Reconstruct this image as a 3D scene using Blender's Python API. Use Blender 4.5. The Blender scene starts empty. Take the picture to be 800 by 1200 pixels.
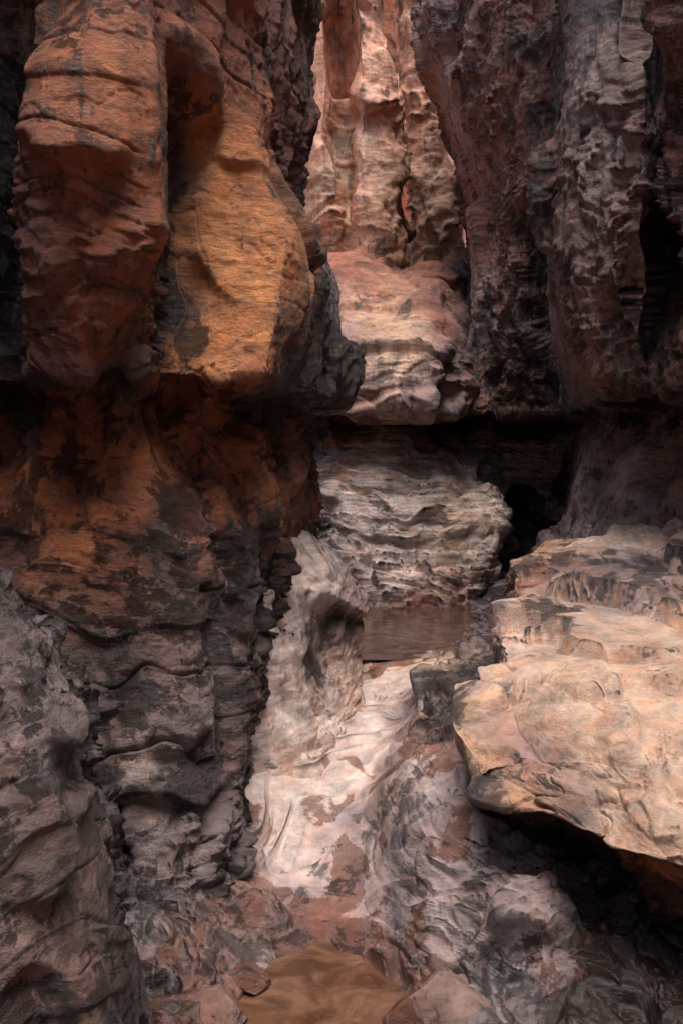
import bpy, math, numpy as np, time
from math import radians
sc=bpy.context.scene
T0=time.time()
# ------------------------------------------------------------ noise (numpy)
def h3(ix,iy,iz,s):
    n=(ix.astype(np.int64)*374761393+iy.astype(np.int64)*668265263+iz.astype(np.int64)*2147483647+s*1274126177)&0xffffffff
    n=((n^(n>>13))*1274126177)&0xffffffff
    n=((n^(n>>16))*2246822519)&0xffffffff
    n=n^(n>>15)
    return (n&0xffffff)/float(0xffffff)
def vnoise(p,s=0):
    f=np.floor(p); i=f.astype(np.int64); t=p-f; t=t*t*t*(t*(t*6-15)+10)
    r=0
    for a in (0,1):
        wx=t[:,0] if a else 1-t[:,0]
        for b in (0,1):
            wy=t[:,1] if b else 1-t[:,1]
            for c in (0,1):
                wz=t[:,2] if c else 1-t[:,2]
                r=r+wx*wy*wz*h3(i[:,0]+a,i[:,1]+b,i[:,2]+c,s)
    return r*2-1
def fbm(p,s=0,o=5,g=.5):
    r=0;a=1
    for k in range(o):
        r=r+a*vnoise(p+k*17.3,s+k); p=p*2.03; a*=g
    return r
def facets(p,s=0,k=14.,tilt=1.0):
    f=np.floor(p-.5); i=f.astype(np.int64)
    W=1e-12;H=0; d1=np.full(len(p),9.); d2=np.full(len(p),9.)
    for a in (0,1):
        for b in (0,1):
            for c in (0,1):
                jx=i[:,0]+a;jy=i[:,1]+b;jz=i[:,2]+c
                r1=h3(jx,jy,jz,s);r4=h3(jx,jy,jz,s+3)
                r2=(r1*917.3)%1;r3=(r4*773.7)%1
                dx=p[:,0]-jx-.15-.7*r1;dy=p[:,1]-jy-.15-.7*r2;dz=p[:,2]-jz-.15-.7*r3
                d=np.sqrt(dx*dx+dy*dy+dz*dz)
                w=np.exp(-k*d)
                hh=(r4*2-1)+tilt*(dx*(r2*2-1)+dy*(r3*2-1)+dz*(((r1*331.7)%1)*2-1))*2
                W=W+w;H=H+w*hh
                n1=np.minimum(d1,d); d2=np.minimum(np.maximum(d1,d),d2); d1=n1
    return H/W, d2-d1
def sstep(x,a,b):
    t=np.clip((x-a)/(b-a),0,1); return t*t*(3-2*t)

PAL={'O':(.68,.27,.095,.12),'o':(.46,.155,.056,.32),'R':(.30,.094,.045,.41),'D':(.072,.040,.034,.65),
     'P':(.35,.265,.26,.40),'G':(.155,.12,.12,.53),'C':(.74,.60,.54,.14),'K':(.60,.42,.315,.20),
     'T':(.54,.34,.22,.25),'M':(.23,.085,.062,.41),'B':(.012,.009,.010,.9),'S':(.35,.21,.19,.36),'Q':(.53,.415,.385,.30),
     'N':(.25,.155,.13,.44),'F':(.72,.39,.27,.13)}

def interp(A,ts,lin=.55):
    n=len(A)
    i=np.clip(np.floor(ts).astype(int),0,n-2); t=(ts-i)
    P=lambda k:A[np.clip(k,0,n-1)]
    sh=(len(ts),)+(1,)*(A.ndim-1); t=t.reshape(sh)
    p0,p1,p2,p3=P(i-1),P(i),P(i+1),P(i+2)
    p0=np.where((i-1<0).reshape(sh),2*p1-p2,p0); p3=np.where((i+2>n-1).reshape(sh),2*p2-p1,p3)
    m1=(p2-p0)*.42; m2=(p3-p1)*.42
    t2=t*t;t3=t2*t
    return (1-lin)*((2*t3-3*t2+1)*p1+(t3-2*t2+t)*m1+(-2*t3+3*t2)*p2+(t3-t2)*m2)+lin*(p1*(1-t)+p2*t)

def params(pts,axis,step,cap):
    a=np.take(pts,range(1,pts.shape[axis]),axis); b=np.take(pts,range(pts.shape[axis]-1),axis)
    d=np.linalg.norm(a-b,axis=2)
    yy=np.maximum((np.abs(a[...,1])+np.abs(b[...,1]))/2,2.5)
    def inside(q):
        y=np.maximum(q[...,1],.5)
        return (np.abs(q[...,0]/y)<.37)&((q[...,2]-2.5)/y<.47)&((q[...,2]-2.5)/y>-.62)&(q[...,1]>2.4)
    vis=np.where(inside(a)|inside(b)|inside((a+b)/2),1.,.12)
    L=(d/yy*vis); L=L.mean(axis=1-axis)*.35+L.max(axis=1-axis)*.65
    ts=[]
    for k,l in enumerate(L):
        n=int(min(cap,max(3,math.ceil(l/step))))
        ts+=list(k+np.arange(n)/n)
    ts.append(len(L)); return np.array(ts)

def grid_mesh(name,V,C,nr,nc,mat,flip=False,mat2=None,sel=None):
    idx=np.arange(nr*nc).reshape(nr,nc)
    q=np.stack([idx[:-1,:-1],idx[:-1,1:],idx[1:,1:],idx[1:,:-1]],-1).reshape(-1,4)
    if flip:q=q[:,::-1]
    me=bpy.data.meshes.new(name)
    me.vertices.add(len(V)); me.vertices.foreach_set('co',V.astype(np.float32).ravel())
    me.loops.add(q.size); me.loops.foreach_set('vertex_index',q.astype(np.int32).ravel())
    me.polygons.add(len(q)); me.polygons.foreach_set('loop_start',np.arange(0,q.size,4,dtype=np.int32))
    me.polygons.foreach_set('loop_total',np.full(len(q),4,dtype=np.int32))
    me.polygons.foreach_set('use_smooth',np.ones(len(q),dtype=bool))
    me.materials.append(mat)
    if mat2 is not None:
        me.materials.append(mat2)
        me.polygons.foreach_set('material_index',sel(V[q[:,0]]).astype(np.int32))
    me.update()
    at=me.color_attributes.new('Col','FLOAT_COLOR','POINT')
    at.data.foreach_set('color',C.astype(np.float32).ravel())
    ob=bpy.data.objects.new(name,me); sc.collection.objects.link(ob)
    print(name,nr,nc,round(time.time()-T0,1))
    return ob
def normals(G):
    du=np.gradient(G,axis=1);dv=np.gradient(G,axis=0)
    n=np.cross(du,dv); l=np.linalg.norm(n,axis=2,keepdims=True); return n/np.maximum(l,1e-9)

def loft(name,rows,mat,step=.0018,cap=120,facing=(0,-1,0),seed=0,disp=None,dents=(),lin=.55,vfun=None,mat2=None,sel=None,nsm=18):
    pts=np.array([[p[:3] for p in r] for r in rows],float)
    cols=np.array([[PAL[p[3]] for p in r] for r in rows],float)
    tv=params(pts,0,step,cap); tu=params(pts,1,step,cap)
    G=interp(pts,tv,lin); G=np.swapaxes(interp(np.swapaxes(G,0,1),tu,lin),0,1)
    nr,nc=G.shape[:2]
    N=normals(G)
    for _ in range(nsm):
        N[1:-1]=(N[:-2]+N[1:-1]*2+N[2:])/4; N[:,1:-1]=(N[:,:-2]+N[:,1:-1]*2+N[:,2:])/4
    N/=np.maximum(np.linalg.norm(N,axis=2,keepdims=True),1e-9)
    f=np.array(facing,float)
    if (N@f).mean()<0: N=-N; flip=False
    else: flip=True
    P=G.reshape(-1,3); Nf=N.reshape(-1,3)
    h,dark=disp(P,seed)
    P2=P+Nf*h[:,None]
    if vfun is not None: P2[:,2]+=vfun(P2,Nf,seed)
    for (cx,cz,rx,rz,dep,ylo) in dents:
        w=(vnoise(P*1.7,seed+77))*.25
        r=np.sqrt(((P[:,0]-cx)/rx)**2+((P[:,2]-cz)/rz)**2)+w
        m=sstep(1.15-r,0,.35)*(P[:,1]<ylo)
        P2[:,1]+=m*dep
    U,Vv=np.meshgrid(tu,tv)
    wu=fbm(P*2.2,seed+31,5,.6)*.42; wv=fbm(P*2.2,seed+41,5,.6)*.42
    uu=np.clip(U.ravel()+wu,0,len(rows[0])-1.001); vv=np.clip(Vv.ravel()+wv,0,len(rows)-1.001)
    ui=uu.astype(int);vi=vv.astype(int); a=(uu-ui)[:,None]; b=(vv-vi)[:,None]
    C=(cols[vi,ui]*(1-a)+cols[vi,ui+1]*a)*(1-b)+(cols[vi+1,ui]*(1-a)+cols[vi+1,ui+1]*a)*b
    C[:,3]=np.clip(C[:,3]+dark,0,1)
    return grid_mesh(name,P2,C,nr,nc,mat,flip,mat2,sel)

def make_disp(fa=.07,fs=1.6,fb=.03,fs2=5.,fc=.008,fs3=13,zs=.6,strata=.03,ss=7.,flute=.03,fine=.004,big=.10,crack=.012,soft=30.,dip=(.12,-.05),
              joint=.010,jv=(1.6,1.6,.6),mask=None,fmask=None,vamp=.16):
    def f(P,seed):
        w=np.stack([fbm(P*1.3,seed+1,3),fbm(P*1.3,seed+2,3),fbm(P*1.3,seed+3,3)],1)*.12
        Q=P+w
        A,e1=facets(Q*np.array([fs,fs,fs*zs]),seed+10,soft,1.5)
        B,e2=facets(Q*np.array([fs2,fs2,fs2*zs*1.5])+7.3,seed+20,soft,1.6)
        Cc,e3=facets((Q+w*.3)*np.array([fs3,fs3,fs3*1.7])+3.1,seed+25,soft*.8,1.5)
        mk=1. if mask is None else mask(P)
        m2=np.clip(fbm(P*.9,seed+5,3)+.55,.1,1.4)*mk
        h=fa*A+fb*B*m2+fc*Cc*m2
        h-=crack*np.exp(-e1/.03)*m2+crack*.4*np.exp(-e2/.05)*m2
        h+=big*fbm(P*.8,seed+6,3)
        zq=Q[:,2]+dip[0]*Q[:,0]+dip[1]*Q[:,1]
        z1=np.stack([zq*ss*.45,zq*0,zq*0],1)
        zz=zq*ss+1.1*vnoise(z1,seed+16)+.30*vnoise(P*2.1,seed+7)
        k=np.floor(zz);t=zz-k
        r0=h3(k,k*0,k*0,seed+8);r1=h3(k+1,k*0,k*0,seed+8)
        st=r0+(r1-r0)*sstep(t,.92,1.0)
        gr=np.exp(-np.minimum(t,1-t)/.04)
        m=np.clip(fbm(P*.8,seed+9,3)+.6,.1,1.3)*mk
        h+=strata*((st-.5)*2-.8*gr)*m
        zf=zq*ss*3.1+.8*vnoise(P*2.7,seed+71)+.3*vnoise(P*9,seed+72); kf=np.floor(zf);tf=zf-kf
        cell=np.floor(P[:,0]*3+P[:,1]*2+2*vnoise(P*1.5,seed+73)+kf*.37)
        rf=h3(kf,cell,kf*0,seed+74); rg=h3(kf+1,cell,kf*0,seed+74)
        h+=strata*.5*((rf+(rg-rf)*sstep(tf,.88,1)-.5)*2-.5*np.exp(-np.minimum(tf,1-tf)/.06))*np.clip(fbm(P*1.7,seed+75,2)+.45,0,1)*mk
        if joint:
            jn=np.abs(fbm(Q*np.array(jv),seed+50,4,.5)); jn2=np.abs(fbm(Q*np.array(jv)*2.3+9,seed+55,3,.5))
            h-=joint*np.exp(-jn/.014)+joint*.4*np.exp(-jn2/.02)*m2
        if flute or fmask is not None:
            fm=flute if fmask is None else flute+fmask(P)
            h+=fm*((1-2*np.abs(vnoise(Q*np.array([4.5,4.5,.45]),seed+12)))+.5*(1-2*np.abs(vnoise(Q*np.array([10,10,1.2]),seed+13))))
        h+=fine*fbm(P*14,seed+14,4,.6)
        dark=-.14*(B*.7+A*.4)-.08*Cc+vamp*fbm(P*np.array([1.6,1.6,1.2]),seed+15,5,.65)+.16*(r0-.5)*m+.12*(rf-.5)
        return h,dark
    return f

# ------------------------------------------------------------ rock material
def rock_mat(name,strata=12.,stripe=.35,speck=0.,sat_orange=.35,bump=.5,rough=.64,varn_shade=(.013,.010,.011),vst=.6,vxy=1.,vhi=.94,wet=0,blotch=.25,chip=.5):
    m=bpy.data.materials.new(name);m.use_nodes=True;nt=m.node_tree;nt.nodes.clear();L=nt.links.new
    def N(t,**k):
        n=nt.nodes.new(t)
        for a,b in k.items(): setattr(n,a,b)
        return n
    out=N('ShaderNodeOutputMaterial');bs=N('ShaderNodeBsdfPrincipled');L(bs.outputs[0],out.inputs[0])
    tc=N('ShaderNodeTexCoord');at=N('ShaderNodeVertexColor',layer_name='Col');ge=N('ShaderNodeNewGeometry')
    def noise(scale,detail=5,rough=.6,dist=0.,vec=(1,1,1)):
        mp=N('ShaderNodeMapping');mp.inputs['Scale'].default_value=vec;L(tc.outputs['Object'],mp.inputs[0])
        n=N('ShaderNodeTexNoise');n.inputs['Scale'].default_value=scale;n.inputs['Detail'].default_value=detail
        n.inputs['Roughness'].default_value=rough;n.inputs['Distortion'].default_value=dist
        L(mp.outputs[0],n.inputs['Vector']);return n
    def mr(v,a,b,c,d,smooth=False):
        n=N('ShaderNodeMapRange');n.interpolation_type='SMOOTHSTEP' if smooth else 'LINEAR'
        for i,x in enumerate((a,b,c,d)): n.inputs[i+1].default_value=x
        L(v,n.inputs[0]);return n.outputs[0]
    def math_(op,a,b=None):
        n=N('ShaderNodeMath',operation=op)
        for i,x in enumerate((a,b)):
            if x is None:continue
            if isinstance(x,(int,float)):n.inputs[i].default_value=x
            else:L(x,n.inputs[i])
        return n.outputs[0]
    def mix(f,a,b,mode='MIX'):
        n=N('ShaderNodeMix',data_type='RGBA',blend_type=mode)
        if isinstance(f,(int,float)):n.inputs[0].default_value=f
        else:L(f,n.inputs[0])
        for i,x in ((6,a),(7,b)):
            if isinstance(x,tuple):n.inputs[i].default_value=x+(1,)
            else:L(x,n.inputs[i])
        return n.outputs[2]
    nA=noise(6,8,.76,0); sp=N('ShaderNodeSeparateColor');L(nA.outputs['Color'],sp.inputs[0])
    n2,nR,nB=sp.outputs[0],sp.outputs[1],sp.outputs[2]
    st=noise(1.2,4,.65,.0,(.7,.7,strata)).outputs['Fac']
    v=math_('MULTIPLY',mr(n2,.3,.7,.46,1.6),mr(st,.36,.64,1-stripe,1+stripe))
    g=N('ShaderNodeCombineColor');[L(v,g.inputs[i]) for i in range(3)]
    col=mix(1.,at.outputs['Color'],g.outputs[0],'MULTIPLY')
    mk=math_('MULTIPLY',mr(nR,.42,.68,0,1,True),sat_orange)
    col=mix(mk,col,mix(1.,col,(1.15,.78,.55),'MULTIPLY'))
    mk2=math_('MULTIPLY',mr(nB,.50,.68,0,1,True),blotch)
    col=mix(mk2,col,mix(.5,col,(.50,.42,.41)))
    if speck:
        vo=noise(30,3,.8).outputs['Fac']
        col=mix(math_('MULTIPLY',mr(vo,.53,.58,0,1,True),speck),col,(.50,.36,.34))
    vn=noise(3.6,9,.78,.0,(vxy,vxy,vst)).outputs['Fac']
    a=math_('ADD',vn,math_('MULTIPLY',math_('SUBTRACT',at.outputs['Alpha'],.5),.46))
    a=math_('ADD',a,mr(ge.outputs['Pointiness'],.44,.56,.05,-.05))  # varnish spreads into concave spots, so crevice shading is painted with it
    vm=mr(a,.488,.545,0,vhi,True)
    col=mix(vm,col,mix(.24,varn_shade,at.outputs['Color']))
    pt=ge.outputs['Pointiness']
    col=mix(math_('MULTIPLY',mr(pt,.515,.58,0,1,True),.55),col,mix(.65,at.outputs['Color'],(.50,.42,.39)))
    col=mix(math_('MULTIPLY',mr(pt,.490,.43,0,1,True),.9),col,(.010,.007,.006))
    ro=math_('ADD',mr(vm,0,1,rough,.30),mr(nB,.3,.7,-.14,.14))
    if wet:
        wn=noise(2.3,5,.6,.6,(1,.6,1)).outputs['Fac']
        sp2=N('ShaderNodeSeparateXYZ');L(tc.outputs['Object'],sp2.inputs[0])
        lowm=mr(sp2.outputs[2],.42,.03,0,.12)
        wm=mr(math_('ADD',wn,lowm),.54,.575,0,1,True)
        col=mix(wm,col,mix(1.,col,(.50,.36,.30),'MULTIPLY'))
        ro=math_('MULTIPLY',ro,mr(wm,0,1,1,.18))
    L(col,bs.inputs['Base Color']);L(ro,bs.inputs['Roughness'])
    bs.inputs['Specular IOR Level'].default_value=.6
    b1=noise(20,6,.78,0,(1,1,1.8))
    wv=N('ShaderNodeVectorMath',operation='MULTIPLY_ADD');L(nA.outputs['Color'],wv.inputs[0]);wv.inputs[1].default_value=(.20,.20,.20)
    mp=N('ShaderNodeMapping');mp.inputs['Scale'].default_value=(1,1,2.2);L(tc.outputs['Object'],mp.inputs[0]);L(mp.outputs[0],wv.inputs[2])
    vo=N('ShaderNodeTexVoronoi');vo.inputs['Scale'].default_value=7.5;L(wv.outputs[0],vo.inputs['Vector'])
    hh=math_('ADD',b1.outputs['Fac'],math_('MULTIPLY',vo.outputs['Distance'],chip))
    bp=N('ShaderNodeBump');bp.inputs['Strength'].default_value=bump;bp.inputs['Distance'].default_value=.09
    L(hh,bp.inputs['Height']);L(bp.outputs[0],bs.inputs['Normal'])
    return m
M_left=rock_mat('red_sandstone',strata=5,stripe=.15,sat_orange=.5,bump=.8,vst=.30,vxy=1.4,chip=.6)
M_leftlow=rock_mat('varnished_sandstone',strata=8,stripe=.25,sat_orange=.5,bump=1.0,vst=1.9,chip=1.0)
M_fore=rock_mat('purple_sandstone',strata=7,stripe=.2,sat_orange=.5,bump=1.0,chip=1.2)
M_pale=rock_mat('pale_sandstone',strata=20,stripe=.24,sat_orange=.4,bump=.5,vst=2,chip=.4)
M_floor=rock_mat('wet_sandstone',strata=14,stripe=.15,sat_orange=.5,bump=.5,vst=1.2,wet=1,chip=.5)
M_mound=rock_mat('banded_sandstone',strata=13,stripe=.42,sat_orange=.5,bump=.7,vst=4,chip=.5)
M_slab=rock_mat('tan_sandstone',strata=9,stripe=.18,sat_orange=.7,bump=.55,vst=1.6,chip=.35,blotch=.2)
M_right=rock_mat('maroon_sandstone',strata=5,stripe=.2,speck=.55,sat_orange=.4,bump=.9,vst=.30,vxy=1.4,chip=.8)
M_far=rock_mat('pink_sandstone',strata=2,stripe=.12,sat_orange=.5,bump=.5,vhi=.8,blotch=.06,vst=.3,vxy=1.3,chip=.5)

def row(z,xy,cols):
    return [(x,y,z,c) for (x,y),c in zip(xy,cols)]

# ------------------------------------------------------------ left cliff
L=[]
L.append(row(9,[(-2.9,-6),(-2.8,3),(-1.9,5.2),(-1.6,5.1),(-1.3,5),(-1.0,5.3),(-1.0,5.7),(-.8,6),(-.7,6.4),(-.7,7.4),(-.5,9),(-.8,10.5),(-3,12)],'MMMMMMMMMMMMM'))
L.append(row(6.5,[(-2.7,-6),(-2.6,3),(-1.75,5.3),(-1.5,5.1),(-1.2,5),(-.9,5.3),(-.9,5.7),(-.65,6),(-.5,6.4),(-.5,7.4),(-.30,9),(-.5,10.5),(-2.8,12)],'MMMMMRRRMMMDD'))
L.append(row(4.75,[(-2.7,-6),(-2.5,3),(-1.8,5.5),(-1.52,5.1),(-1.2,4.95),(-.98,5.15),(-.95,5.5),(-.62,5.95),(-.5,6.3),(-.52,7.4),(-.36,9),(-.7,10.3),(-2.8,12)],'MMDRRRRRRMMDD'))
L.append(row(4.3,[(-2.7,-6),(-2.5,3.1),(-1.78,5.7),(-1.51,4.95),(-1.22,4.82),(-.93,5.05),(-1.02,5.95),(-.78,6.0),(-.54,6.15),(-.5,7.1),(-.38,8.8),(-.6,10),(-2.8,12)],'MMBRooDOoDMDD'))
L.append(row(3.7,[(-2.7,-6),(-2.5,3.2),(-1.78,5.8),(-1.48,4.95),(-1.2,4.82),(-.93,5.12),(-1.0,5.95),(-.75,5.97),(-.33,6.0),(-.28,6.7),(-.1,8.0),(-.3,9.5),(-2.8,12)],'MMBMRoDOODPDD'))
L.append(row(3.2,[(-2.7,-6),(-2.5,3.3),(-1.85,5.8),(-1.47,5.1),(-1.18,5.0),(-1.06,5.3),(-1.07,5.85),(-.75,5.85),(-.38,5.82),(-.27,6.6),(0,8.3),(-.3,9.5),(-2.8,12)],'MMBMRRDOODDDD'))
L.append(row(2.90,[(-2.7,-6),(-2.5,3.4),(-1.85,5.5),(-1.5,5.25),(-1.22,5.15),(-1.1,5.4),(-1.0,5.7),(-.77,5.75),(-.42,5.74),(-.3,6.45),(0,8.3),(-.3,9.5),(-2.8,12)],'MMDMMDoOoDDDD'))
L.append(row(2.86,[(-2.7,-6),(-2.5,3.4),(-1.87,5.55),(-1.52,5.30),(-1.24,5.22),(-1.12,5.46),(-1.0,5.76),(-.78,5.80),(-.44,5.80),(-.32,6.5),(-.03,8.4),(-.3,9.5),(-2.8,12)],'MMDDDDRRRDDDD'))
L.append(row(2.79,[(-2.7,-6),(-2.6,3.6),(-1.95,5.9),(-1.65,5.7),(-1.37,5.7),(-1.2,5.8),(-1.1,6.15),(-.87,6.45),(-.62,6.8),(-.47,7.3),(-.27,8.7),(-.4,9.6),(-2.8,12)],'MMDRRDRRDDDDD'))
L.append(row(2.4,[(-2.8,-6),(-2.7,3.7),(-2.0,5.85),(-1.75,5.75),(-1.45,5.7),(-1.2,5.75),(-1.0,5.95),(-.8,6.15),(-.6,6.6),(-.45,7.2),(-.25,8.6),(-.4,9.6),(-2.8,12)],'MMRoRooRoRDDD'))
L.append(row(2.0,[(-2.8,-6),(-2.7,3.8),(-1.95,5.6),(-1.7,5.5),(-1.42,5.5),(-1.15,5.5),(-.98,5.6),(-.75,5.7),(-.55,6.2),(-.42,7.2),(-.2,8.6),(-.4,9.8),(-2.8,12)],'GGMRoRDRDRRDD'))
L.append(row(1.5,[(-2.8,-6),(-2.7,3.8),(-1.95,5.4),(-1.7,5.3),(-1.4,5.3),(-1.15,5.28),(-.95,5.33),(-.7,5.5),(-.53,5.95),(-.50,7.2),(-.3,8.8),(-.4,9.8),(-2.8,12)],'GGGGNDNSGDDDD'))  # from here down: grey varnished rock, with the base's dimness put into its colour
L.append(row(1.0,[(-2.8,-6),(-2.7,3.8),(-1.9,5.3),(-1.6,5.2),(-1.35,5.2),(-1.12,5.12),(-.92,5.15),(-.68,5.3),(-.54,5.75),(-.52,7),(-.4,8.8),(-.4,9.8),(-2.8,12)],'GGGGPNQPNDDDD'))
L.append(row(.5,[(-2.8,-6),(-2.7,3.8),(-1.8,5.2),(-1.5,5.1),(-1.25,5.0),(-1.05,4.92),(-.88,4.92),(-.66,5.08),(-.54,5.55),(-.54,6.8),(-.5,8.8),(-.5,9.8),(-2.8,12)],'GGGGPGPPGDDDD'))
L.append(row(.1,[(-2.8,-6),(-2.7,3.8),(-1.7,4.9),(-1.35,4.8),(-1.1,4.6),(-.95,4.55),(-.8,4.6),(-.6,4.8),(-.54,5.25),(-.54,6.6),(-.6,8.8),(-.6,9.8),(-2.8,12)],'GGGGNGPPGDDDD'))
L.append(row(-.5,[(-2.8,-6),(-2.7,3.8),(-1.7,4.8),(-1.35,4.6),(-1.1,4.4),(-.95,4.4),(-.8,4.4),(-.58,4.6),(-.52,5.1),(-.54,6.6),(-.6,8.8),(-.6,9.8),(-2.8,12)],'GGGGGGGGGDDDD'))
def mleft(P):
    top=sstep(P[:,2],2.8,3.0)*sstep(P[:,0],-1.05,-.95)*sstep(P[:,1],6.8,6.4)*sstep(P[:,2],4.7,4.4)
    up=sstep(P[:,2],2.8,3.0)
    return 1-.85*top-.2*up*(1-top)+.6*sstep(P[:,2],1.9,1.2)
def fleft(P): return .04*sstep(P[:,1],6.4,6.8)*sstep(P[:,2],2.85,3.05)
loft('sandstone_cliff',L,M_left,facing=(1,-1,0),seed=100,step=.0016,mat2=M_leftlow,
     sel=lambda V:(V[:,2]+.35*fbm(V*2.5,5,4)<1.85),
     disp=make_disp(fa=.06,fs=1.7,fb=.028,fs2=4.2,fc=.014,fs3=10,zs=.6,strata=.030,ss=5,flute=.006,fmask=fleft,big=.03,joint=.014,soft=45,mask=mleft))

# ------------------------------------------------------------ left foreground outcrop
F=[]
F.append([(-2.8,4.6,2.6,'G'),(-1.9,4.8,1.9,'G'),(-1.6,4.9,1.7,'G'),(-1.5,4.9,1.5,'G'),(-1.6,5.2,1.2,'G')])
F.append([(-2.6,3.4,2.6,'G'),(-1.33,3.7,2.06,'N'),(-1.20,3.75,1.93,'G'),(-1.12,3.8,1.80,'P'),(-1.3,4.7,1.6,'G')])
F.append([(-2.4,3.0,2.3,'G'),(-1.28,3.4,1.83,'N'),(-1.15,3.4,1.76,'P'),(-1.07,3.6,1.66,'P'),(-1.2,4.6,1.5,'G')])
F.append(row(1.5,[(-2.2,2.9),(-1.25,3.15),(-1.10,3.2),(-1.0,3.45),(-1.12,4.5)],'GSNPG'))
F.append(row(1.2,[(-2.1,2.8),(-1.2,3.05),(-1.04,3.1),(-.94,3.42),(-1.07,4.4)],'GSNGG'))
F.append(row(.9,[(-2.0,2.7),(-1.15,2.95),(-.96,3.03),(-.84,3.38),(-1.0,4.3)],'GNSNG'))
F.append(row(.55,[(-1.9,2.6),(-1.08,2.85),(-.85,2.98),(-.69,3.35),(-.88,4.2)],'GSNDG'))
F.append(row(0,[(-1.8,2.4),(-1.0,2.7),(-.70,2.9),(-.50,3.3),(-.7,4.1)],'GGPGG'))
F.append(row(-.5,[(-1.8,2.4),(-1.0,2.6),(-.6,2.8),(-.4,3.25),(-.7,4.1)],'GGGGG'))
loft('rock_outcrop',F,M_fore,facing=(.5,-1,0),seed=251,step=.0018,disp=make_disp(fa=.05,fs=2.6,fb=.032,fs2=6,fc=.011,fs3=13,zs=.9,strata=.016,ss=7,flute=.0,big=.02,fine=.002,soft=55,joint=.006,jv=(2,2,1)))

# ------------------------------------------------------------ pale ledge
E=[]
E.append([(-1.0,8,2.0,'G'),(-.75,8.6,2.0,'G'),(-.45,9,1.8,'Q'),(-.15,9.3,1.5,'Q'),(.05,9.6,1.2,'G'),(0,10.5,1.0,'G')])
E.append([(-.9,7.0,2.0,'Q'),(-.60,7.25,1.92,'P'),(-.36,7.8,1.84,'Q'),(-.08,8.25,1.62,'Q'),(.17,8.7,1.24,'P'),(.05,10,1.0,'G')])
E.append([(-.9,6.6,1.6,'Q'),(-.60,6.8,1.58,'Q'),(-.35,7.2,1.52,'C'),(-.095,7.6,1.40,'Q'),(.20,8.35,1.12,'S'),(.1,9.8,.9,'G')])
E.append([(-.9,6.5,1.38,'Q'),(-.60,6.7,1.36,'C'),(-.34,7.1,1.28,'Q'),(-.10,7.75,1.22,'D'),(.14,8.5,1.04,'D'),(.1,9.8,.85,'G')])  # dark undercut points here and below: block's shadow side painted into the colour
E.append([(-.9,6.4,1.15,'Q'),(-.58,6.6,1.15,'Q'),(-.30,6.95,1.05,'C'),(-.12,7.6,.94,'D'),(.17,8.35,.84,'S'),(.1,9.8,.8,'G')])
E.append([(-.9,6.3,.7,'G'),(-.57,6.45,.74,'Q'),(-.30,6.8,.68,'C'),(-.08,7.3,.60,'C'),(.18,8.0,.56,'K'),(.1,9.8,.5,'G')])
E.append([(-.9,6.1,.2,'G'),(-.57,6.2,.25,'P'),(-.30,6.5,.25,'K'),(-.08,6.9,.25,'C'),(.18,7.8,.25,'K'),(.1,9.8,.2,'G')])
loft('rock_ledge',E,M_pale,facing=(.3,-1,.3),seed=305,step=.0018,nsm=40,disp=make_disp(fa=.024,fs=2.0,fb=.010,fs2=4.5,fc=.005,fs3=10,zs=1.3,strata=.018,ss=6,flute=0,big=.015,fine=.002,joint=.008,soft=45,vamp=.10))

# ------------------------------------------------------------ canyon floor
xs=[-1.6,-.9,-.6,-.35,-.1,.12,.26,.45,.7,1.1,1.8,3.2]
fl=[(2.0,[.1,0,-.05,-.1,-.1,-.1,-.05,0,.05,.1,.2,.3],'GGGGGGGGGGGG'),
(3.6,[.3,.15,0,-.08,-.10,-.10,-.08,-.04,.06,.1,.2,.3],'GGGGGGGGGGGG'),
(4.3,[.3,.15,.05,-.08,-.11,-.11,-.09,.02,.16,.2,.2,.3],'GGNSTTSGGGGG'),
(4.8,[.35,.27,.13,-.02,-.08,-.06,.03,.26,.42,.35,.35,.4],'GGPPSSGPPDDD'),
(5.3,[.4,.32,.24,.13,.09,.13,.36,.54,.62,.5,.5,.5],'GGPPSPGPPDDD'),
(5.9,[.45,.38,.33,.27,.26,.32,.52,.70,.74,.66,.7,.7],'GGPCQPNQPDDD'),
(6.6,[.6,.6,.55,.41,.37,.41,.48,.70,.85,.85,.85,.85],'GPCCCCQPDDDD'),
(7.4,[.8,.8,.65,.52,.47,.47,.49,.56,.84,.95,1,1],'GPCCCCCPDDDD'),
(8.2,[.8,.8,.75,.62,.55,.53,.53,.54,.66,.85,1,1],'GPCCKCCCKGDD'),
(9.2,[.8,.8,.8,.72,.63,.60,.60,.60,.61,.72,.9,1],'GPCCKCKCKPGD'),
(9.9,[.8,.8,.8,.7,.57,.54,.54,.54,.55,.60,.8,1],'GPPKKKKSSPGD'),
(12,[.8,.8,.7,.6,.54,.5,.5,.5,.5,.52,.7,1],'GGGSSSSSSGGD'),
(15,[.9]*12,'GGGGGGGGGGGG'),
(22,[1]*12,'GGGGGGGGGGGG')]
FR=[[(x,y,z,c) for x,z,c in zip(xs,zz,cc)] for y,zz,cc in fl]
def fsm(P): return sstep(P[:,1]-.5*P[:,0],5.5,6.0)*(1-sstep(P[:,2],.64,.74)*sstep(P[:,0],.1,.4))
def floor_disp(P,seed):
    base=make_disp(fa=.08,fs=2.2,fb=.036,fs2=4.6,fc=.012,fs3=10,zs=1,strata=.02,ss=8,flute=0,big=.04,fine=.002,soft=60,joint=.012,jv=(1.5,1.5,1.5))
    h,d=base(P,seed)
    smooth=fsm(P); lowwet=sstep(P[:,2],.06,-.05)
    h=h*(1-.92*smooth)*(1-.7*lowwet)
    return h, d*(1-.6*smooth)-.05*smooth+lowwet*.08
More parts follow.
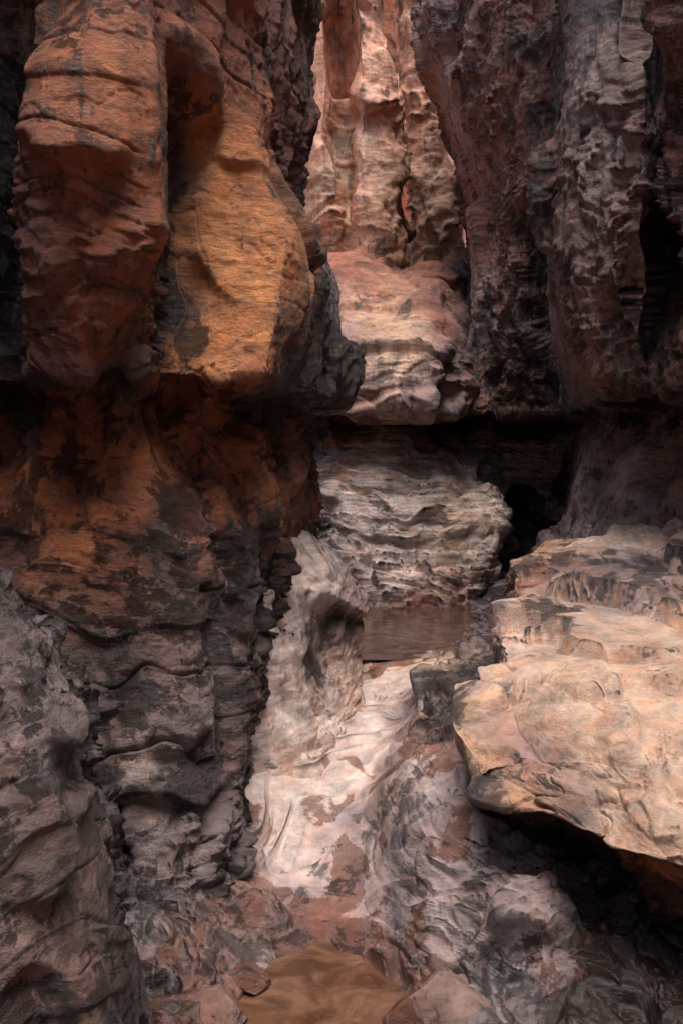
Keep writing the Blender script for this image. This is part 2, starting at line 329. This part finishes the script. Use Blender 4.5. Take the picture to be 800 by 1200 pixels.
def floor_terr(P,N,seed):
    x=P[:,0]-.05; y=P[:,1]
    n1=vnoise(np.stack([P[:,0]*1.6,P[:,1]*.9,x*0],1),seed+59); n2=vnoise(np.stack([P[:,0]*4.5,P[:,1]*2.5,x*0],1),seed+60)
    n3=vnoise(np.stack([P[:,0]*9,P[:,1]*7,x*0],1),seed+63)
    q=(y-.75*x+1.6*x*x+.50*n1+.12*n2+.03*n3)/.40
    k=np.floor(q);t=q-k
    r=h3(k,k*0,k*0,9)
    o=(sstep(t,.80,1.0)-t-.22*np.exp(-((t-.80)/.05)**2))*(.015+.085*r*np.clip(.7+n2,.1,1.3))
    q2=q*2.7+.9*n2+.2*n3; t2=q2-np.floor(q2)
    o+=(sstep(t2,.75,1.0)-t2)*.018*np.clip(.5+n1,0,1)
    return o*fsm(P)
loft('canyon_floor',FR,M_floor,facing=(0,0,1),seed=400,step=.0016,cap=130,disp=floor_disp,lin=.2,vfun=floor_terr)

# ------------------------------------------------------------ big right slab
S=[]
S.append([(1.5,9.3,1.0,'G'),(1.55,9.3,1.2,'G'),(1.8,9.4,1.5,'K'),(2.2,9.5,1.7,'K'),(2.8,9.5,1.8,'K'),(4,9,2.0,'K')])
S.append([(1.45,8.1,1.1,'D'),(1.35,8.0,1.62,'K'),(1.7,8.2,1.74,'T'),(2.2,8.3,1.80,'C'),(2.8,8.2,1.90,'K'),(4,7.5,1.9,'K')])
S.append([(1.4,7.6,1.1,'D'),(1.28,7.5,1.42,'R'),(1.6,7.7,1.55,'N'),(2.1,7.7,1.66,'G'),(2.7,7.6,1.75,'S'),(3.9,7.2,1.8,'K')])
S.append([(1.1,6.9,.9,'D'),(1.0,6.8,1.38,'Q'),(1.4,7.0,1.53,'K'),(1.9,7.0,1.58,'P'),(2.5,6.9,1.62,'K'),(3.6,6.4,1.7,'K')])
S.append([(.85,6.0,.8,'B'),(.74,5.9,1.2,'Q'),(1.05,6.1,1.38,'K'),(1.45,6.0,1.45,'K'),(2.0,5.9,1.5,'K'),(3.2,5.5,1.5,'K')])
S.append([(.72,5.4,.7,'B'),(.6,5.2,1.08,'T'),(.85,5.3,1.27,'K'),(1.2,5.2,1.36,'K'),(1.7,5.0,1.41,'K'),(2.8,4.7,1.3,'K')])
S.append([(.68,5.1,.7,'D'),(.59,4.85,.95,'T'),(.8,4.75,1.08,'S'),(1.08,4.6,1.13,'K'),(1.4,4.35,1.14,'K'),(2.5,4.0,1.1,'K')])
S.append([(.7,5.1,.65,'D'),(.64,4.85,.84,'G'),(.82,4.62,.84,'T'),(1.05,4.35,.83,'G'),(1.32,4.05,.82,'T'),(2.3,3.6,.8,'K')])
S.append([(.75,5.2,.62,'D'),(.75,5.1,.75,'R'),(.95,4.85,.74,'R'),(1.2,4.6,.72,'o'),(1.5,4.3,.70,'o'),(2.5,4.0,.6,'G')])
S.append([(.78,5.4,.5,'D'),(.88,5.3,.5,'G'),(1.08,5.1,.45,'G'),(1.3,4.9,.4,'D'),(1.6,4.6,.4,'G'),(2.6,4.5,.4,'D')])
S.append([(.74,5.0,.1,'G'),(.86,4.85,.1,'G'),(1.06,4.65,.1,'G'),(1.28,4.4,.1,'N'),(1.6,4.1,.1,'G'),(2.6,3.9,.1,'D')])
S.append([(.7,4.7,-.5,'G'),(.84,4.5,-.5,'G'),(1.04,4.3,-.5,'G'),(1.25,4.1,-.5,'G'),(1.6,3.8,-.5,'G'),(2.6,3.5,-.5,'D')])
def slab_terr(P,N,seed):
    m=sstep(P[:,2],.95,1.1)*sstep(N[:,2],.1,.5)*(.30+.70*sstep(P[:,1],5.2,6.2))
    wv=.34*vnoise(P*np.array([.8,.45,0]),seed+59)+.10*vnoise(P*np.array([1.9,1.2,0]),seed+60)+.014*fbm(P*4,seed+61,3)
    s=.25
    q=(P[:,2]+wv-.05*P[:,0])/s
    k=np.floor(q);t=q-k
    o=((sstep(t,.80,1.0)-t)*s*.55-.045*np.exp(-((t-.82)/.025)**2))*m*np.clip(1.0+vnoise(P*1.3,seed+8),0,1.3)
    s2=.06
    q=(P[:,2]+wv*1.2+.1*P[:,0])/s2
    k=np.floor(q);t=q-k
    return o+(sstep(t,.7,1.0)-t)*s2*m*.35*np.clip(vnoise(P*1.6,seed+5)*1.6,0,1)
def mslab(P): return 1+2.0*sstep(P[:,2],.72,.55)
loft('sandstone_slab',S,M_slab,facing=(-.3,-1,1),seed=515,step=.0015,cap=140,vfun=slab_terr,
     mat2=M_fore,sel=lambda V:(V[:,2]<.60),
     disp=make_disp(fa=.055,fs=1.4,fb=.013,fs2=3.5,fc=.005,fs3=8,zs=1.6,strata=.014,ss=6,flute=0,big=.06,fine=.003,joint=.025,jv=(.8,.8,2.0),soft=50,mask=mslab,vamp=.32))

# ------------------------------------------------------------ middle ledge, striated mound, recess with cave
Mi=[]
Mi.append(row(5.4,[(-.9,16),(0,16),(.7,16),(1.4,16),(1.9,16.5),(2.5,17),(3.2,17),(3.9,16)],'RRRRDDDD'))
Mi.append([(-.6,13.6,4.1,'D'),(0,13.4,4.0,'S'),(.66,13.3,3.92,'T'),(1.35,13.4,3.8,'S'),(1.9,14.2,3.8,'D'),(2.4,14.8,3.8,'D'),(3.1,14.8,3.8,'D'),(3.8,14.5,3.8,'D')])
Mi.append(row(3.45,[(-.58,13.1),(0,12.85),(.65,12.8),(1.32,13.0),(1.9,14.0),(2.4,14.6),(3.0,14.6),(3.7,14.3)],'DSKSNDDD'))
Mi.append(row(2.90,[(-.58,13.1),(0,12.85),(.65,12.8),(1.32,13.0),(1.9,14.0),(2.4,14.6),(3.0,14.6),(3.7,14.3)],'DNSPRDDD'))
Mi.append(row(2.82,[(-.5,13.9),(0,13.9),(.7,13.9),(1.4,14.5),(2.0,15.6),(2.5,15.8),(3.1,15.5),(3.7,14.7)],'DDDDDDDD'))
Mi.append(row(2.45,[(-.45,13.7),(0,13.7),(.7,13.7),(1.3,14.2),(1.95,15.5),(2.55,15.7),(3.1,15.4),(3.7,14.6)],'DoTSCCCQ'))
Mi.append(row(1.95,[(-.4,13.25),(0,13.1),(.72,13.05),(1.38,13.3),(1.9,14.1),(2.5,15.6),(3.1,15.3),(3.6,14.4)],'PCCCCCCQ'))
Mi.append(row(1.35,[(-.3,12.8),(.1,12.6),(.75,12.55),(1.4,12.7),(1.88,13.0),(2.15,13.9),(3.0,15.2),(3.5,14.2)],'GQCKCSCQ'))
Mi.append(row(.98,[(-.2,12.4),(.12,12.25),(.75,12.2),(1.4,12.3),(1.8,12.6),(2.1,13.6),(3.0,15.0),(3.5,14)],'DQCKQDSS'))
Mi.append(row(.3,[(-.2,12.0),(.15,11.9),(.75,11.85),(1.4,12.0),(1.8,12.4),(2.1,13.5),(3.0,14.9),(3.5,13.9)],'DMMMMDDD'))
mmid=lambda P:1-.5*sstep(P[:,2],2.75,2.9)
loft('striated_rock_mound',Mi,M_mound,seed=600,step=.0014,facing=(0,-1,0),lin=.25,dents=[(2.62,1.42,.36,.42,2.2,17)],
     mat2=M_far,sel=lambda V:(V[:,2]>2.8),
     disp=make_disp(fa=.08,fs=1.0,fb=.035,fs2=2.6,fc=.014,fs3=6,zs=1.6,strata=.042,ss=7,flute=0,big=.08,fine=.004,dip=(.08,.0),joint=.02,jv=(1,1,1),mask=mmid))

# ------------------------------------------------------------ right cliff
R=[]
R.append(row(11,[(2.2,20),(1.5,15.5),(2.3,13),(2.7,12),(2.2,8.9),(2.5,8),(2.7,7.5),(2.95,7.7),(2.8,7),(3.2,5),(3.4,3),(3.4,-6)],'MMMMMMMMMMMM'))
R.append(row(8.5,[(2.2,20),(1.12,14.2),(2.0,12.8),(2.5,11.9),(1.85,8.8),(2.1,8),(2.35,7.5),(2.6,7.8),(2.5,7),(3.1,5),(3.2,3),(3.2,-6)],'RSMRMSSMMMMM'))
R.append(row(7.0,[(2.4,20),(1.6,14.0),(2.05,12.6),(2.5,11.7),(1.8,8.7),(2.05,8),(2.3,7.5),(2.5,7.8),(2.45,7),(3.0,5),(3.1,3),(3.1,-6)],'RSRDMSMDMMMM'))
R.append(row(5.8,[(2.6,20),(2.0,14.0),(2.2,12.8),(2.55,11.9),(1.85,8.5),(2.0,7.9),(2.2,7.5),(2.42,7.9),(2.35,7),(2.9,5),(3,3),(3,-6)],'RRMBDPSBMMMM'))
R.append(row(4.8,[(2.6,20),(1.9,14.0),(2.2,13.0),(2.6,12.3),(1.74,8.4),(1.93,7.75),(2.2,7.4),(2.38,7.9),(2.3,6.9),(2.9,5),(3,3),(3,-6)],'RNRBMPSBMMMM'))
R.append(row(3.8,[(2.6,20),(1.65,13.9),(2.15,13.2),(2.65,12.6),(1.76,8.2),(1.93,7.7),(2.15,7.4),(2.32,7.8),(2.3,6.9),(2.9,5),(3,3),(3,-6)],'RPSDSSMBMMMM'))
R.append(row(3.05,[(2.6,20),(1.55,13.9),(2.2,13.3),(2.75,12.8),(1.95,8.2),(2.05,7.8),(2.2,7.6),(2.35,7.85),(2.35,7.1),(2.9,5),(3,3),(3,-6)],'DNRDMMMDMMMM'))
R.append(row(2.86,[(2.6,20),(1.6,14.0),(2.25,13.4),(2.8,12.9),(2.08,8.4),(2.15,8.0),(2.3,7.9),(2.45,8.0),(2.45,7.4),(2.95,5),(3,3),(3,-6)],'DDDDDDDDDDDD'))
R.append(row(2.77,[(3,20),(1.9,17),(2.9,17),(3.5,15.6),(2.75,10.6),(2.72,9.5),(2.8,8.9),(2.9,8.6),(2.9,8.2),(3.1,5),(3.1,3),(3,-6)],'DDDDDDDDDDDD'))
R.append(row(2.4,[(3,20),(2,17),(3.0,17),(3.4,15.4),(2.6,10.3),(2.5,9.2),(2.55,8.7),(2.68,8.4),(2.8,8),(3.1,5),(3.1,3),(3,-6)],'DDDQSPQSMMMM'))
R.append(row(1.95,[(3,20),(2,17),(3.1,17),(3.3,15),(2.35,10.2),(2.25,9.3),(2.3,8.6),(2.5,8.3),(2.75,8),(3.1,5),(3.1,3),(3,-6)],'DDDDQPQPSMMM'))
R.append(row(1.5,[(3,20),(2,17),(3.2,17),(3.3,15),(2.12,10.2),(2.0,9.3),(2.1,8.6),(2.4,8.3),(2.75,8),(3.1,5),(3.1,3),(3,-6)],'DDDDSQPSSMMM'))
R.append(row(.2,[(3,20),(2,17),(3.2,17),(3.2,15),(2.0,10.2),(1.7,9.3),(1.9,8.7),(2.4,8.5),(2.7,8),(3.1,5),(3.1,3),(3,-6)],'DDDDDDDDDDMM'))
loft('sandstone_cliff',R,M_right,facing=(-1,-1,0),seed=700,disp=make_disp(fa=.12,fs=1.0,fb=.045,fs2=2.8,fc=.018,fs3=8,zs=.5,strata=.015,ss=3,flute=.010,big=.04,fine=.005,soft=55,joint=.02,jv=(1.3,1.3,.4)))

# ------------------------------------------------------------ far pillars
A=[]
for z,l,r,cc in [(13,-.8,.5,'DFFDFFFD'),(10.6,-.8,.68,'DFFMFFFD'),(9.7,-.78,.80,'DFFTFFFD'),(8.6,-.78,1.10,'DFFFFFFD'),(7.7,-.85,1.06,'DFFTKFTD'),(6.9,-.8,1.12,'DTKTFTRD'),(6.0,-.75,1.32,'DDoTFTMD'),(5.2,-.7,1.10,'DDRTToMD'),(4.3,-.7,1.12,'DDRRooMD'),(3,-.7,1.2,'DDDRRRDD')]:
    w=r-l
    A.append(row(z,[(l-.4,19.5),(l,17.5),(l+w*.28,16.9),(l+w*.46,17.35),(l+w*.60,16.85),(l+w*.85,17.1),(r,17.8),(r-.6,20.5)],cc))
loft('sandstone_pillar',A,M_far,seed=812,step=.0017,lin=.4,dents=[(.02,9.25,.27,.85,.6,18.4)],disp=make_disp(fa=.09,fs=.8,fb=.02,fs2=2.0,fc=.007,fs3=5,zs=.8,strata=.015,ss=1.6,flute=.01,big=.08,fine=.005,joint=.03,jv=(1,1,.5)))
B=[]
for z,l,r,cc in [(13.5,1.1,2.4,'DFFFFF'),(9.9,1.2,2.6,'DFFFFF'),(8.5,1.4,2.8,'DFFFFF'),(7.2,1.5,2.9,'DFKFFK'),(6.2,1.45,2.9,'DKFKPG'),(5.2,1.35,2.9,'DPQQPG'),(4.2,1.3,2.9,'DPQPGG'),(2.5,1.2,3,'DGGGGG')]:
    w=r-l
    B.append(row(z,[(l+.3,22.5),(l,20.5),(l+w*.3,20),(l+w*.6,20.1),(r,20.3),(r+.6,21)],cc))
loft('sandstone_pillar',B,M_far,seed=850,step=.0018,lin=.35,disp=make_disp(fa=.09,fs=.9,fb=.03,fs2=2.4,fc=.01,fs3=5,zs=.6,strata=.02,ss=2.2,flute=.02,big=.10,fine=.006))
Bk=[]
for z in (19,18,15,13,11,8,5,1):
    Bk.append(row(z,[(-14,24),(-6,27),(-2,29),(0,29.6),(2,30),(4,29.5),(8,27),(16,24)],'CCFFFFCC'))
loft('background_cliff',Bk,M_far,seed=900,step=.004,disp=make_disp(fa=.3,fs=.4,fb=.15,fs2=1.2,fc=.03,fs3=3,zs=.6,strata=.15,ss=1,flute=.2,big=.4,fine=.02,joint=0))

# ------------------------------------------------------------ boulders by the puddle
def rock_verts(c,s,seed,sub=4):
    import bmesh
    bm=bmesh.new();bmesh.ops.create_icosphere(bm,subdivisions=sub,radius=1)
    V=np.array([v.co[:] for v in bm.verts]);Fc=[[v.index for v in f.verts] for f in bm.faces];bm.free()
    rng=np.random.RandomState(seed)
    for _ in range(14):
        n=rng.normal(size=3);n/=np.linalg.norm(n);d=rng.uniform(.55,.88)
        k=V@n;V=V-np.outer(np.clip(k-d,0,None)*.95,n)
    A,e=facets(V*3+seed,seed,20)
    V=V*(1+.04*fbm(V*3+seed,seed,5)+.03*A)[:,None]
    a=rng.uniform(0,6.28);Rz=np.array([[math.cos(a),-math.sin(a),0],[math.sin(a),math.cos(a),0],[0,0,1]])
    V=(V*np.array(s))@Rz.T+np.array(c)
    return V,Fc
def stone(name,c,s,cl,mat,sub,seed):
    V,FF=rock_verts(c,s,seed,sub)
    C=np.tile(PAL[cl],(len(V),1))
    me=bpy.data.meshes.new(name);me.from_pydata(V.tolist(),[],FF);me.update()
    at=me.color_attributes.new('Col','FLOAT_COLOR','POINT');at.data.foreach_set('color',C.astype(np.float32).ravel())
    me.polygons.foreach_set('use_smooth',np.ones(len(FF),bool));me.materials.append(mat)
    ob=bpy.data.objects.new(name,me);sc.collection.objects.link(ob)
stone('boulder',(.45,4.40,.06),(.22,.28,.18),'N',M_floor,6,3)
stone('boulder',(-.46,4.75,.01),(.14,.12,.07),'N',M_floor,5,9)
stone('boulder',(-.55,4.45,.04),(.16,.15,.09),'P',M_floor,5,15)

# ------------------------------------------------------------ water
def water(name,z,x0,x1,y0,y1,col,ior,rough,rip,sc_):
    me=bpy.data.meshes.new(name);me.from_pydata([(x0,y0,z),(x1,y0,z),(x1,y1,z),(x0,y1,z)],[],[(0,1,2,3)])
    ob=bpy.data.objects.new(name,me);sc.collection.objects.link(ob)
    m=bpy.data.materials.new(name+'_muddy_water');m.use_nodes=True;nt=m.node_tree;b=nt.nodes['Principled BSDF']
    n=nt.nodes.new('ShaderNodeTexNoise');n.inputs['Scale'].default_value=4;n.inputs['Detail'].default_value=7;n.inputs['Roughness'].default_value=.65;n.inputs['Distortion'].default_value=1.
    tc=nt.nodes.new('ShaderNodeTexCoord');nt.links.new(tc.outputs['Object'],n.inputs['Vector'])
    r=nt.nodes.new('ShaderNodeValToRGB');r.color_ramp.elements[0].color=(col[0]*.45,col[1]*.40,col[2]*.38,1);r.color_ramp.elements[1].color=col+(1,)
    r.color_ramp.elements[0].position=.40;r.color_ramp.elements[1].position=.60
    nt.links.new(n.outputs['Fac'],r.inputs[0]);nt.links.new(r.outputs[0],b.inputs['Base Color'])
    b.inputs['Roughness'].default_value=rough;b.inputs['IOR'].default_value=ior
    n2=nt.nodes.new('ShaderNodeTexNoise');n2.inputs['Scale'].default_value=sc_;n2.inputs['Detail'].default_value=3
    nt.links.new(tc.outputs['Object'],n2.inputs['Vector'])
    bp=nt.nodes.new('ShaderNodeBump');bp.inputs['Strength'].default_value=rip;bp.inputs['Distance'].default_value=.03
    nt.links.new(n2.outputs['Fac'],bp.inputs['Height']);nt.links.new(bp.outputs[0],b.inputs['Normal'])
    me.materials.append(m)
water('puddle',0.0,-1.1,.9,2.4,5.4,(.17,.085,.05),1.45,.02,.10,6)
water('pool',.60,-.6,2.4,9.0,13.2,(.13,.068,.055),1.40,.05,.28,8)

me=bpy.data.meshes.new('ground');me.from_pydata([(-300,-300,-.8),(300,-300,-.8),(300,300,-.8),(-300,300,-.8)],[],[(0,1,2,3)])
g=bpy.data.objects.new('ground',me);sc.collection.objects.link(g)
gm=bpy.data.materials.new('sand');gm.use_nodes=True;gb=gm.node_tree.nodes['Principled BSDF'];gb.inputs['Roughness'].default_value=.9
nn=gm.node_tree.nodes.new('ShaderNodeTexNoise');rr=gm.node_tree.nodes.new('ShaderNodeValToRGB');rr.color_ramp.elements[0].color=(.25,.12,.07,1);rr.color_ramp.elements[1].color=(.4,.22,.13,1)
gm.node_tree.links.new(nn.outputs[0],rr.inputs[0]);gm.node_tree.links.new(rr.outputs[0],gb.inputs['Base Color']);me.materials.append(gm)

# ------------------------------------------------------------ light, sky, camera
from mathutils import Vector
d=Vector((.06,-.30,1.1))
w=bpy.data.worlds.new('World');sc.world=w;w.use_nodes=True;nt=w.node_tree;bg=nt.nodes['Background']
sk=nt.nodes.new('ShaderNodeTexSky');sk.sky_type='NISHITA';sk.sun_disc=False
sk.sun_elevation=math.asin(d.normalized().z);sk.sun_rotation=math.atan2(d.x,d.y);sk.dust_density=3
nt.links.new(sk.outputs[0],bg.inputs[0]);bg.inputs[1].default_value=.15
sl=bpy.data.lights.new('sun','SUN');sl.energy=5.0;sl.angle=radians(40);sl.color=(1,.95,.91)
so=bpy.data.objects.new('sun',sl);sc.collection.objects.link(so)
so.rotation_euler=d.to_track_quat('Z','Y').to_euler();so.location=(0,0,20)

cam=bpy.data.cameras.new('camera');co=bpy.data.objects.new('camera',cam);sc.collection.objects.link(co);sc.camera=co
co.location=(0,0,2.5);co.rotation_euler=(radians(90),0,0)
cam.lens=36;cam.sensor_width=36;cam.sensor_fit='AUTO';cam.shift_y=-80/1200;cam.clip_end=1000;cam.clip_start=.05
sc.view_settings.view_transform='Standard';sc.view_settings.look='None';sc.view_settings.exposure=0
print('verts',sum(len(o.data.vertices) for o in sc.objects if o.type=='MESH'))
